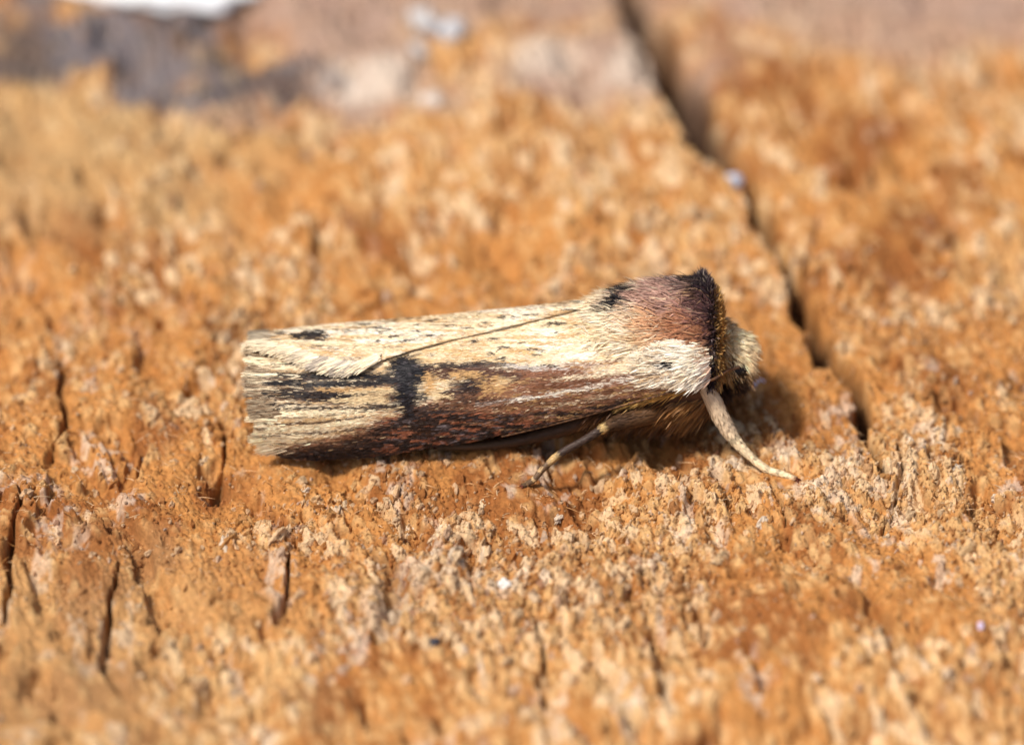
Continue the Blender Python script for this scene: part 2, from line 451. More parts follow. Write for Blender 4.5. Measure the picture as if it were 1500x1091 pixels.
# ------------------------------------------------------------------ pale flakes and specks lying on the wood
def flake(name, label, cat, px, py, size, colour, seed, lift=0.3, parts=1, group=None):
    """size: half extents in cm (x, y, z); one lumpy flake"""
    g = ground_pt(px, py); hz = height_at(g[0], g[1])
    v, f = lump_mesh(seed, 4)
    n = fbm(v[:, 0] * 3 + seed, v[:, 1] * 3 + v[:, 2] * 2, seed + 1, 3)
    w = v * np.array(size) * (0.75 + 0.5 * n)[:, None]
    w = w @ rot_z(random.uniform(-.5, .5)).T
    c = np.array(colour)[None] * (0.85 + 0.3 * fbm(v[:, 0] * 5, v[:, 1] * 5 + v[:, 2], seed + 3, 3))[:, None]
    o = mesh_obj(name, w, f, M_FLAKE, None, c)
    o.location = (g[0], g[1], hz + size[2] * lift)
    o['label'] = label; o['category'] = cat
    if group: o['group'] = group
    return o

flake('white_flake', 'large blurred white flake on the dark patch at the far left', 'flake', 232, -4, (.30, .13, .05), (.85, .85, .86), 301)
flake('pale_lump', 'blurred white lump, upper of the pair on the far edge left of the crack', 'lump', 620, 42, (.045, .06, .05), (.52, .50, .49), 302)
flake('pale_lump', 'blurred white lump, lower left of the pair on the far edge left of the crack', 'lump', 613, 72, (.035, .035, .035), (.60, .58, .56), 305)
flake('pale_lump', 'blurred white lump nearest the long crack on the far edge', 'lump', 664, 58, (.042, .06, .05), (.50, .50, .52), 303)
flake('grey_lump', 'small grey lump between the blurred white lumps on the far edge', 'lump', 640, 50, (.03, .05, .03), (.25, .25, .28), 306)
flake('pale_speck', 'blurred whitish speck below the white lumps on the far edge', 'speck', 635, 150, (.04, .035, .03), (.62, .55, .48), 304)
flake('bluish_speck', 'bluish white speck wedged in the long crack', 'speck', 1074, 278, (.028, .03, .03), (.55, .60, .72), 307, 1.2)
flake('lilac_speck', 'tiny lilac speck on the wood at the lower right', 'speck', 1435, 938, (.012, .018, .014), (.75, .62, .80), 308)
flake('dark_speck', 'tiny dark grey speck on the wood below the moth', 'speck', 637, 938, (.016, .016, .016), (.05, .05, .065), 309)
flake('white_crumb', 'small white crumb on the wood below the middle of the moth', 'crumb', 739, 848, (.022, .020, .018), (.72, .68, .62), 310)

# the curled bluish scrap of lint in front of the head
def tube(pts, rad, nseg=8, flat=None):
    pts = np.asarray(pts, float); n = len(pts)
    tan = unit(np.gradient(pts, axis=0))
    up = np.array([0.05, -0.2, 1.0]); V = []
    for i in range(n):
        s = unit(np.cross(tan[i], up)); u = np.cross(s, tan[i])
        a = np.linspace(0, 2 * np.pi, nseg, endpoint=False)
        V.append(pts[i] + rad[i] * (np.cos(a)[:, None] * s + np.sin(a)[:, None] * u * (1 if flat is None else flat)))
    V.append(pts[:1]); V.append(pts[-1:])
    V = np.concatenate(V)
    F = [tuple(q) for q in grid_faces(n, nseg, True)]
    F = np.array(F)
    return V, F

def spline(pts, n):
    """smooth interpolation through points (Catmull-Rom) of any columns"""
    P = np.asarray(pts, float); m = len(P)
    t = np.linspace(0, m - 1 - 1e-6, n); i = t.astype(int); f = (t - i)[:, None]
    p0 = P[np.maximum(i - 1, 0)]; p1 = P[i]; p2 = P[np.minimum(i + 1, m - 1)]; p3 = P[np.minimum(i + 2, m - 1)]
    return 0.5 * (2 * p1 + (p2 - p0) * f + (2 * p0 - 5 * p1 + 4 * p2 - p3) * f ** 2 + (3 * p1 - p0 - 3 * p2 + p3) * f ** 3)

g = ground_pt(1113, 572); hz = height_at(g[0], g[1])
a = np.linspace(0.7, 3.9, 14)
pts = np.stack([0.022 * np.cos(a), 0.03 * np.sin(a), 0.03 + 0.012 * np.sin(a * 1.3)], -1)
V, F = tube(pts, 0.006 * np.sin(np.linspace(.35, 2.8, 14)))
lt = mesh_obj('lint_scrap', V, F, M_FLAKE, None, np.broadcast_to([.62, .62, .82], V.shape))
lt.location = (g[0], g[1], hz - 0.004)
lt['label'] = 'curled bluish scrap of lint in front of the head of the moth'; lt['category'] = 'lint'

# ------------------------------------------------------------------ the moth
YC = -0.30                                         # the moth's long axis lies along x at this y
ST = np.array([  # station (design units: 1/441 cm along), top, radius
    [345, 500, 80], [365, 497, 84], [400, 491, 90], [450, 485, 95], [500, 480, 97], [550, 476, 97], [600, 472, 96], [650, 468, 95],
    [700, 463, 93], [750, 458, 91.5], [800, 452, 90], [850, 446, 89.5], [900, 432, 92], [950, 424, 97], [1000, 416, 102], [1050, 416, 96]], float)
COSTA = np.array([[345, 632], [366, 640], [380, 652], [400, 661], [425, 667], [450, 669], [500, 669], [550, 665], [600, 658], [650, 649], [700, 641], [750, 630],
                  [800, 618], [850, 605], [900, 591], [950, 577], [1000, 563], [1035, 552], [1060, 545]], float)

def vz(V_, y):                                      # height of a point of side-view ordinate V_ at depth y
    return ((545.5 - V_) * PX - SE * y) / CE

def wing_frame(U):
    top = np.interp(U, ST[:, 0], ST[:, 1]); r = np.interp(U, ST[:, 0], ST[:, 2])
    zc = vz(top + r, YC)
    return zc, r * PX, top + r, r

KF = 0.30                                          # below its widest line the wing hangs down steeply instead of rolling under
def sect(el):
    f = np.where(el >= 0, np.cos(el), 1 - KF + KF * np.cos(el))
    return f, np.sin(el)

def wing_pos(U, phi, off=0.0):
    """point of the rolled wing: U along the body, phi the angle round it from the side-on direction"""
    zc, R, cy, rp = wing_frame(U)
    f, g_ = sect(phi + ELEV)
    x = (U - 750) * PX
    return np.stack([x, YC - R * f, zc + R * g_], -1) + wing_nrm(phi) * np.asarray(off * np.ones_like(phi))[..., None]

def wing_nrm(phi):
    el = phi + ELEV
    return unit(np.stack([np.zeros_like(el), -np.cos(el), np.where(el >= 0, 1, KF) * np.sin(el)], -1))

def side_v(U, phi):
    zc, R, cy, rp = wing_frame(U)
    f, g_ = sect(np.minimum(phi, np.pi / 2) + ELEV)
    return cy - rp * (CE * g_ - SE * f) - rp * np.maximum(phi - np.pi / 2, 0)

_tphi = np.radians(np.linspace(-110, 90, 401)); _tf, _tg = sect(_tphi + ELEV); _tv = CE * _tg - SE * _tf
def phi_of(U, V_):
    zc, R, cy, rp = wing_frame(U)
    return np.interp((cy - V_) / rp, _tv, _tphi)

# --- wing pattern in wing coordinates (U along, V across)
CREAM = srgb(230, 211, 178); WHITE = srgb(242, 232, 214); TANW = srgb(198, 157, 104); BROWN = srgb(112, 76, 54)
RUSTW = srgb(140, 92, 66); DARK = srgb(46, 36, 34); BLACK = srgb(24, 21, 24); GREY = srgb(128, 116, 116); STRAWW = srgb(214, 188, 144)

class Paint:
    def __init__(s, U, V, base, seed=0, streak=1.0):
        s.U0, s.V0 = U, V; n = len(U)
        rr = np.random.default_rng(seed)
        wob = fbm(U / 26.0, V / 5.0, 301 + seed, 3) - 0.5
        s.U = U + 34 * streak * wob + rr.normal(0, 3.5, n)
        s.V = V + 7 * streak * (fbm(U / 30.0, V / 7.0, 311 + seed, 3) - 0.5) + rr.normal(0, 1.1, n)
        s.c = np.broadcast_to(base, (n, 3)).copy(); s.r = rr
    def mix(s, colour, m):
        m = np.clip(m, 0, 1)
        pick = s.r.random(len(m)) < (m * 1.0)       # scale by scale: each scale is one colour or the other
        mm = np.where(pick, 0.35 + 0.65 * m, 0.3 * m)
        s.c = s.c + (np.asarray(colour) - s.c) * mm[:, None]
    def stroke(s, pts, widths, colour, a=1.0, soft=0.45, wob=1.0):
        d, w = polydist(s.U0 + wob * (s.U - s.U0), s.V0 + wob * (s.V - s.V0), pts, widths)
        s.mix(colour, a * smooth(1 + soft, 1 - soft, d / np.maximum(w, .2)))
    def spot(s, u, v, ru, rv, colour, a=1.0, soft=0.35, rot=0.0, wob=1.0):
        du, dv = s.U0 + wob * (s.U - s.U0) - u, s.V0 + wob * (s.V - s.V0) - v
        c_, s_ = math.cos(rot), math.sin(rot)
        d = np.hypot((du * c_ + dv * s_) / ru, (-du * s_ + dv * c_) / rv)
        s.mix(colour, a * smooth(1 + soft, 1 - soft, d))
    def below(s, pts, colour, a=1.0, soft=5.0):
        P = np.array(pts, float); b = np.interp(s.U, P[:, 0], P[:, 1])
        s.mix(colour, a * smooth(-soft, soft, s.V - b))

def near_pattern(U, V):
    p = Paint(U, V, CREAM, 1)
    p.mix(STRAWW, 0.75 * smooth(.42, .62, fbm(U / 60, V / 6, 401, 3)))
    p.mix(WHITE, 0.7 * smooth(730, 830, U) * smooth(.38, .58, fbm(U / 50, V / 7, 405, 3)))
    p.mix(TANW, 0.75 * smooth(600, 700, U) * smooth(.54, .64, fbm(U / 45, V / 3.2, 409, 3)))
    p.mix(TANW, 0.55 * smooth(640, 570, U) * smooth(.40, .58, fbm(U / 90, V / 4.5, 407, 3)))
    p.mix(TANW, .5 * smooth(560, 520, V) * smooth(560, 600, U) * smooth(760, 700, U))
    # brown fore edge, rusty towards the shoulder, blackish towards the tip
    top = [(345, 664), (400, 660), (440, 652), (490, 640), (540, 625), (580, 607), (615, 592), (650, 580), (690, 560), (720, 545), (780, 535), (850, 537),
           (900, 545), (960, 556), (1000, 570), (1050, 580)]
    p.below(top, RUSTW, 0.9, 5)
    p.below([(a_, b_ + 6) for a_, b_ in top], BROWN, 0.8 * smooth(.36, .56, fbm(U / 34, V / 4.5, 411, 3)))
    p.below([(345, 662), (440, 655), (520, 640), (600, 605), (660, 592), (720, 602), (780, 600), (850, 592), (940, 580), (1050, 570)], DARK,
            .95 * smooth(.30, .52, fbm(U / 30, V / 4.0, 415, 3) + 0.16 * smooth(760, 560, U)))
    p.below([(345, 668), (440, 662), (520, 655), (600, 642), (700, 628), (800, 611), (900, 586), (1000, 560)], BLACK, 0.75 * smooth(900, 700, U))
    p.mix(srgb(160, 100, 72), .9 * smooth(.56, .65, fbm(U / 20, V / 3.6, 421, 3)) * smooth(540, 600, U) * smooth(590, 605, V))
    p.mix(TANW, .6 * smooth(.63, .70, fbm(U / 26, V / 3.2, 423, 3)) * smooth(720, 780, U) * smooth(540, 550, V))
    p.mix(GREY, .55 * smooth(.66, .72, fbm(U / 16, V / 3.0, 425, 3)) * smooth(560, 600, U) * smooth(590, 610, V))
    # pale streaks between the brown ones towards the shoulder
    p.stroke([(760, 583), (800, 577), (850, 568), (900, 557), (960, 548), (1010, 545)], [2, 3, 3.5, 4, 5, 8], WHITE, .85)
    p.stroke([(700, 590), (745, 583), (780, 577)], [2.5, 3, 2], srgb(190, 176, 164), .6)
    p.stroke([(820, 556), (870, 548), (930, 540), (980, 535)], [2.5, 4, 5, 8], CREAM, .85)
    p.stroke([(800, 595), (860, 583), (920, 570)], [1.5, 2, 2], CREAM, .6)
    p.stroke([(780, 560), (840, 562), (900, 552), (945, 548)], [6, 7, 5, 3], RUSTW * .8, .7)
    p.stroke([(770, 545), (820, 540), (870, 533), (910, 530)], [8, 8, 5, 3], RUSTW, .6)
    # ring marks in the middle of the wing
    p.stroke([(630, 545), (660, 545), (690, 541), (720, 545), (760, 552)], [8, 10, 11, 11, 6], srgb(84, 54, 42), .95)
    p.spot(735, 562, 14, 14, TANW, .95); p.spot(744, 556, 16, 7, STRAWW, .5)
    p.spot(693, 549, 20, 5.5, TANW, .95); p.spot(656, 577, 14, 8, STRAWW, .95); p.spot(641, 560, 7, 12, TANW, .8); p.stroke([(668, 552), (674, 566), (668, 582)], [5, 5, 5], srgb(84, 54, 42), .8)
    p.stroke([(712, 553), (719, 563), (716, 577)], [2.5, 2.5, 2.5], TANW * 1.1, .9)
    p.stroke([(670, 570), (690, 584), (725, 584)], [4, 4, 3], DARK, .7)
    p.spot(697, 563, 20, 12, srgb(36, 29, 30), .9, .5, -.1, wob=.8)
    p.stroke([(635, 538), (665, 536), (700, 533), (735, 534), (765, 538), (800, 537)], [2.5, 3, 3.5, 4, 3.5, 3], DARK, .85)
    p.stroke([(745, 535), (775, 538), (800, 538), (830, 540)], [2, 3.5, 4, 2], srgb(206, 194, 182), .75)
    p.stroke([(800, 533), (822, 536)], [2, 2], BLACK, .9)
    # black kidney mark
    p.stroke([(602, 538), (603, 558), (604, 580), (605, 600)], [22, 25, 20, 10], BLACK, 1.0, .45, wob=.6)
    p.spot(613, 546, 26, 15, BLACK, 1.0, .4, wob=.45); p.stroke([(592, 596), (625, 598), (650, 592)], [7, 9, 5], DARK, .7, .6); p.spot(628, 580, 9, 7, DARK, .8)
    p.stroke([(634, 548), (640, 560), (637, 574)], [3.5, 4, 3.5], TANW, .95, wob=.4)
    p.mix(srgb(92, 84, 86), .6 * smooth(.64, .72, fbm(U / 9, V / 4, 431, 3)) * smooth(1.1, .9, np.hypot((U - 605) / 30, (V - 566) / 42)))  # gloss on the black mark, painted in as grey sparkle
    # black streaks running to the wing tip
    p.mix(BROWN * .8, .8 * smooth(541, 548, V) * smooth(596, 588, V) * smooth(600, 580, U) * smooth(384, 395, U) * smooth(.36, .52, fbm(U / 60, V / 3.2, 441, 3)))
    p.mix(DARK, .8 * smooth(541, 548, V) * smooth(596, 588, V) * smooth(600, 580, U) * smooth(384, 395, U) * smooth(.50, .62, fbm(U / 50, V / 2.6, 443, 3)))
    p.stroke([(388, 563), (430, 561), (480, 563), (540, 561), (585, 558)], [3, 5, 4.5, 4, 4.5], BLACK, .95, .5, wob=.6)
    p.stroke([(386, 578), (420, 577), (470, 578), (520, 577), (550, 576)], [4, 6.5, 7, 5, 2], srgb(34, 26, 24), .95, .6, wob=.6)
    p.stroke([(395, 549), (450, 549), (520, 551), (585, 551)], [2, 4, 4.5, 4.5], BLACK, .85, .5, wob=.6)
    p.stroke([(385, 590), (420, 590), (450, 589)], [3, 4, 2], DARK, .85)
    p.stroke([(470, 570), (575, 569)], [2.5, 3], TANW, .8, wob=.5)
    p.stroke([(500, 585), (575, 583)], [3.5, 6], STRAWW, .9, wob=.5)
    p.stroke([(520, 573), (578, 573)], [3, 6], STRAWW, .8)
    p.stroke([(400, 599), (470, 596), (540, 596), (585, 592)], [1.4, 1.8, 2.2, 5], DARK, .9, wob=.3)
    p.stroke([(390, 534), (440, 534), (500, 537), (560, 541)], [1.2, 2.0, 1.5, 1.5], DARK, .9, wob=.3)
    p.stroke([(388, 522), (420, 523), (460, 530)], [1.0, 1.5, 1.2], DARK, .7, wob=.3)
    p.stroke([(395, 627), (470, 623), (545, 612)], [4, 4, 3], srgb(244, 228, 192), .8, wob=.4); p.stroke([(395, 604), (480, 603), (560, 600)], [4, 4.5, 4], srgb(244, 228, 192), .85, wob=.4)
    p.stroke([(392, 641), (440, 637), (500, 627)], [4, 4, 3], srgb(244, 228, 192), .7, wob=.4)
    for v_, a_ in ((610, .55), (618, .9), (633, .85), (647, .85), (655, .7)):
        p.stroke([(385, v_ + 2), (430, v_), (490, v_ - 3), (555, v_ - 12)], [1.3, 1.6, 1.5, 1.0], srgb(84, 62, 48), a_, wob=.3)
    # small black dashes on the pale back part
    for (a_, b_, c_, d_) in ((700, 503, 7, 3.5), (727, 498, 6, 2.5), (744, 511, 9, 2), (731, 520, 3, 4), (742, 526, 7, 2), (777, 512, 4, 2), (820, 477, 11, 3.5),
                             (810, 480, 6, 2), (852, 479, 8, 2.6), (818, 489, 2, 2), (790, 513, 8, 2), (640, 523, 5, 3), (775, 505, 3, 1.5), (795, 520, 4, 2)):
        p.spot(a_, b_, c_ * 1.1, d_ * .85, DARK, .9, .45, wob=.45)
    # dots along the edge before the fringe
    for v_ in (548, 578, 608, 636, 652, 521):
        p.spot(400, v_, 6, 4.5, BLACK, 1.0, .35, wob=.15)
    return p.c

FAR_LOW = np.array([[340, 503], [372, 509], [405, 516], [432, 521], [475, 535], [505, 541], [528, 543], [548, 536], [600, 519], [650, 506], [700, 495], [760, 481], [820, 467],
                    [862, 456], [900, 446], [960, 440], [1040, 440]], float)

def far_pattern(U, V):
    p = Paint(U, V, CREAM * 1.02, 2)
    p.mix(STRAWW, 0.6 * smooth(.45, .62, fbm(U / 60, V / 5, 501, 3)))
    p.mix(TANW, 0.7 * smooth(.52, .62, fbm(U / 46, V / 2.4, 503, 3)))
    p.mix(BROWN, 0.5 * smooth(.63, .70, fbm(U / 36, V / 2.2, 509, 3)))
    p.mix(WHITE, 0.6 * smooth(.5, .65, fbm(U / 70, V / 6, 505, 3)))
    p.mix(GREY, .75 * smooth(440, 470, U) * smooth(590, 500, U) * smooth(522, 530, V) * smooth(.4, .55, fbm(U / 12, V / 9, 507, 3)))
    p.stroke([(440, 497), (470, 495), (490, 494)], [4, 6, 4], BLACK, .95)
    p.stroke([(452, 502), (480, 501), (495, 500)], [2, 4, 2], DARK, .9)
    p.spot(473, 512, 8, 3, DARK, .8); p.spot(505, 516, 14, 2.4, DARK, .75); p.spot(512, 539, 9, 4, DARK, .9); p.spot(418, 494, 9, 1.6, DARK, .8)
    p.stroke([(440, 512), (500, 520), (540, 518)], [5, 7, 4], TANW, .5)
    for (a_, b_, c_, d_) in ((563, 503, 6, 2), (587, 497, 9, 2.4), (562, 486, 7, 2), (577, 487, 8, 1.6), (622, 490, 5, 1.6), (637, 496, 6, 3.2), (640, 475, 8, 1.4), (545, 481, 8, 1.6),
                             (620, 481, 3, 1.6), (745, 469, 7, 2), (760, 470, 5, 1.6), (783, 468, 9, 1.6), (740, 472, 5, 1.5), (835, 462, 8, 1.4), (690, 486, 9, 1.5), (600, 505, 6, 2),
                             (850, 449, 7, 2), (570, 491, 3, 2), (615, 503, 10, 1.6), (520, 489, 5, 1.6), (536, 498, 4, 1.4), (665, 482, 6, 1.3), (720, 478, 6, 1.3)):
        p.spot(a_, b_, c_ * 1.1, d_ * .85, DARK, .9, .45, wob=.45)
    p.below([(340, 470 - 60), (900, 440 - 60)], CREAM, 0)
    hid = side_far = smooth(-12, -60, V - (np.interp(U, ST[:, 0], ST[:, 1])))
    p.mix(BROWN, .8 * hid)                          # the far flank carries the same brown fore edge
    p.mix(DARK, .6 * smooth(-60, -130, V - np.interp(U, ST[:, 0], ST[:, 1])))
    return p.c

BASE = Vector(((640 - 750) * PX, YC, 0.0))
moth = thing('moth', 'cream and brown moth with rolled streaky wings resting on cracked orange wood', 'moth', BASE)
MB = np.array(BASE)

def near_end(V):                                    # outer edge of the membrane for each V
    return np.interp(V, [480, 500, 560, 600, 630, 645, 655, 664, 672], [381, 386, 390, 392, 394, 398, 405, 419, 450])

def near_bounds(U):
    lo = phi_of(U, np.interp(U, COSTA[:, 0], COSTA[:, 1]))
    hi = np.full_like(U, math.radians(100))
    return lo, hi

def wing_sheet(name, bounds, offf, pattern, ulo, uhi, nu=160, nv=60, endf=None):
    t = np.linspace(0, 1, nu); s = np.linspace(0, 1, nv)
    T, S = np.meshgrid(t, s, indexing='ij')
    U = ulo + (uhi - ulo) * T
    lo, hi = bounds(U); PH = lo + (hi - lo) * S
    if endf is not None:
        Vv = side_v(U, PH); ue = endf(Vv)
        U = ue + (uhi - ue) * T
        lo, hi = bounds(U); PH = lo + (hi - lo) * S
    off = offf(U, PH, S)
    outer = wing_pos(U.ravel(), PH.ravel(), off.ravel()); inner = wing_pos(U.ravel(), PH.ravel(), (off - 0.008).ravel())
    c = pattern(U.ravel(), side_v(U, PH).ravel()) * .8
    n = nu * nv; F = grid_faces(nu, nv)
    e = np.concatenate([np.arange(nu) * nv, (nu - 1) * nv + np.arange(1, nv), np.arange(nu - 2, -1, -1) * nv + nv - 1, np.arange(nv - 2, 0, -1)])
    k = np.arange(len(e)); k2 = (k + 1) % len(e)
    rim = np.stack([e[k], n + e[k], n + e[k2], e[k2]], -1)
    return mesh_obj(name, np.concatenate([outer, inner]), np.concatenate([F, F[:, ::-1] + n, rim]), M_SCALE, moth,
                    np.concatenate([c, c * .6]), origin=MB)

def near_off(U, PH, S):
    return 0.004 + 0.003 * np.sin(U / 19.0) * np.sin(PH * 7) - 0.05 * smooth(925, 1010, U) * smooth(-.05, .45, PH)
def far_off(U, PH, S):
    return 0.010 + 0.006 * np.exp(-S / 0.05) + 0.0 * U

near = wing_sheet('forewing', near_bounds, near_off, near_pattern, 380, 1012, endf=near_end)
near['label'] = 'forewing towards the viewer with black kidney mark'

def far_bounds(U):
    lo = phi_of(U, np.interp(U, FAR_LOW[:, 0], FAR_LOW[:, 1]))
    return lo, np.full_like(U, math.radians(205))
far = wing_sheet('forewing', far_bounds, far_off, far_pattern, 384, 1000)
far['label'] = 'overlapping pale forewing with small black dashes'

def scales(parent, n, sample, offf, pattern, seed, length=(.014, .028), width=(.0030, .0058), fan=0.0):
    r = np.random.default_rng(seed)
    U, PH, S = sample(r, n)
    off = offf(U, PH, S) + 0.0012
    p = wing_pos(U, PH, off); nr = wing_nrm(PH)
    p2 = wing_pos(U - 4, PH + fan * 0.02 * np.ones_like(U), offf(U - 4, PH, S) + 0.0012)
    d = unit(p2 - p)
    tang = np.cross(nr, d)
    d = d + tang * r.normal(0, .10, len(U))[:, None] + nr * r.uniform(.03, .16, len(U))[:, None]
    nrm = unit(nr + tang * r.normal(0, .28, len(U))[:, None])
    c = pattern(U, side_v(U, PH)) * np.exp(r.normal(0, .13, (len(U), 1)))
    L = r.uniform(*length, len(U)); W = r.uniform(*width, len(U))
    V, F, C = ribbons(p, d, nrm, L, W, c, prof=(.8, 1.0, .3), tip=np.clip(c * 1.12, 0, 1))
    o = mesh_obj('wing_scales', V, F, M_SCALE, parent, C, origin=MB)
    o['kind'] = 'stuff'
    return o

def sample_near(r, n):
    U = r.uniform(378, 1008, n); lo, hi = near_bounds(U); S = r.random(n); PH = lo + (hi - lo) * S
    ok = (U > near_end(side_v(U, PH)) + 1)
    return U[ok], PH[ok], S[ok]
def sample_far(r, n):
    U = r.uniform(386, 960, n); lo, hi = far_bounds(U); S = r.random(n) ** 1.5; PH = lo + (hi - lo) * S
    return U, PH, S
scales(near, 92000, sample_near, near_off, near_pattern, 21)
scales(far, 40000, sample_far, far_off, far_pattern, 22)

# fringes of the wing ends
def fringe_near():
    r = np.random.default_rng(31); n = 4200
    V_ = r.uniform(497, 659, n); U = near_end(V_) + np.where(r.random(n) < .6, r.exponential(2.0, n), r.exponential(11.0, n)) - 3
    PH = phi_of(U, V_)
    p = wing_pos(U, PH, 0.005 + r.uniform(-.004, .004, n)); nr = wing_nrm(PH)
    d = np.stack([-np.ones(n), r.normal(0, .05, n), r.normal(0, .05, n) - .35 * smooth(640, 668, V_)], -1) + nr * r.normal(0.0, .08, n)[:, None]
    tuft = vnoise(V_ / 3.5, V_ * 0, 33)
    L = (6 + 17 * tuft + r.uniform(-3, 7, n)) * PX
    nr = unit(nr + r.normal(0, .22, (n, 3))); d = d + r.normal(0, .07, (n, 3))
    dark = 1.0 * smooth(.35, .6, vnoise(V_ / 5.0 + 3, V_ * 0, 35) + .35 * smooth(560, 575, V_) * smooth(612, 604, V_) - .35 * smooth(606, 620, V_)) * r.uniform(.5, 1, n)
    c = srgb(250, 231, 194)[None] * (1 - dark[:, None]) + srgb(112, 82, 56)[None] * dark[:, None]
    c = c * np.exp(r.normal(0, .18, (n, 1)))
    V, F, C = ribbons(p, d, nr, L, r.uniform(.0022, .0048, n), c, prof=(.9, 1.0, .7, .12))
    o = mesh_obj('fringe', V, F, M_SCALE, near, C, origin=MB); o['kind'] = 'stuff'
def fringe_far():
    r = np.random.default_rng(32); n = 2600
    # oblique outer edge lying over the near wing
    U = r.uniform(384, 562, n); lo, hi = far_bounds(U)
    PH = lo + r.uniform(-.01, .10, n)
    p = wing_pos(U, PH, 0.024 + r.uniform(-.006, .004, n)); nr = wing_nrm(PH)
    down = np.stack([np.zeros(n), -np.sin(PH + ELEV), -np.cos(PH + ELEV)], -1) * [1, 1, 1]
    k = smooth(560, 420, U)
    d = np.stack([-np.ones(n), np.zeros(n), np.zeros(n)], -1) + down * (.62 - .3 * k + r.normal(0, .12, n))[:, None] + nr * r.uniform(-.12, .05, n)[:, None]
    L = r.uniform(13, 30, n) * PX
    g_ = smooth(430, 480, U) * smooth(560, 520, U) * (vnoise(U / 7, U * 0, 37) > .45)
    c = (CREAM * 1.03)[None] * (1 - .6 * g_[:, None]) + GREY[None] * .6 * g_[:, None]
    c = c * np.exp(r.normal(0, .16, (n, 1)))
    V, F, C = ribbons(p, d, nr, L, r.uniform(.0035, .006, n), c, prof=(.9, 1.0, .7, .15))
    # the tip fringe at the tail, turning over to the far side
    n2 = 1800
    PH2 = r.uniform(math.radians(50), math.radians(175), n2); U2 = 384 + r.exponential(5.0, n2)
    p2 = wing_pos(U2, PH2, .016 + r.uniform(-.004, .004, n2)); nr2 = wing_nrm(PH2)
    d2 = np.stack([-np.ones(n2), r.normal(0, .06, n2), r.normal(-.02, .06, n2)], -1)
    t2 = vnoise(PH2 * 14, PH2 * 0, 39)
    c2 = (CREAM[None] * (1 - t2[:, None]) + srgb(110, 90, 74)[None] * t2[:, None]) * np.exp(r.normal(0, .18, (n2, 1)))
    Vb, Fb, Cb = ribbons(p2, d2, nr2, (12 + 10 * t2) * PX, r.uniform(.0035, .006, n2), c2, prof=(.9, 1, .8, .2))
    o = mesh_obj('fringe', np.concatenate([V, Vb]), np.concatenate([F, Fb + len(V)]), M_SCALE, far, np.concatenate([C, Cb]), origin=MB)
    o['kind'] = 'stuff'
fringe_near(); fringe_far()

# --- body: abdomen, thorax and head as one surface
BODY = np.array([  # U, centre V, half width cm, half height cm
    [440, 596, .02, .02], [455, 598, .07, .06], [520, 596, .105, .09], [620, 588, .125, .105], [720, 572, .14, .125], [800, 556, .155, .15], [850, 540, .17, .175],
    [890, 528, .185, .205], [930, 522, .195, .225], [970, 518, .20, .235], [1010, 516, .20, .235], [1036, 514, .185, .232], [1047, 519, .155, .19],
    [1053, 522, .10, .12], [1060, 522, .085, .075], [1070, 522, .085, .07], [1080, 523, .075, .062], [1087, 524, .05, .045], [1090, 524, .01, .01]], float)
def body_at(U, a, lift=0.0):
    vc = np.interp(U, BODY[:, 0], BODY[:, 1]); ry = np.interp(U, BODY[:, 0], BODY[:, 2]); rz = np.interp(U, BODY[:, 0], BODY[:, 3])
    zc = vz(vc, YC)
    return np.stack([(U - 750) * PX + 0 * a, YC - (ry + lift) * np.cos(a), zc + (rz + lift) * np.sin(a)], -1)
def body_nrm(a):
    return np.stack([0 * a, -np.cos(a), np.sin(a)], -1)
ub = np.concatenate([np.linspace(440, 860, 50), np.linspace(868, 1090, 60)])
ab = np.linspace(0, 2 * np.pi, 48, endpoint=False)
UB, AB = np.meshgrid(ub, ab, indexing='ij')
bv = body_at(UB.ravel(), AB.ravel())
bc = np.broadcast_to(srgb(92, 62, 44), bv.shape).copy()
body = mesh_obj('body', bv, grid_faces(len(ub), 48, True), M_BODY, moth, bc, origin=MB)

def fur(name, parent, root, d, nrm, L, W, c, seed, bend=None, jit=.16, prof=(.8, 1, .7, .06), tipf=1.1, spread=.16):
    r = np.random.default_rng(seed); n = len(root)
    d = unit(d) + r.normal(0, spread, (n, 3))
    c = c * np.exp(r.normal(0, jit, (n, 1)))
    nn = unit(nrm + r.normal(0, .45, (n, 3)))
    V, F, C = ribbons(root, d, nn, L, W, c, bend, prof, np.clip(c * tipf, 0, 1))
    o = mesh_obj(name, V, F, M_FUR, parent, C, origin=MB); o['kind'] = 'stuff'
    return o

def side_of(p):                                     # side-view ordinates of points of the body
    return 750 + p[:, 0] / PX, 545.5 - (SE * p[:, 1] + CE * p[:, 2]) / PX

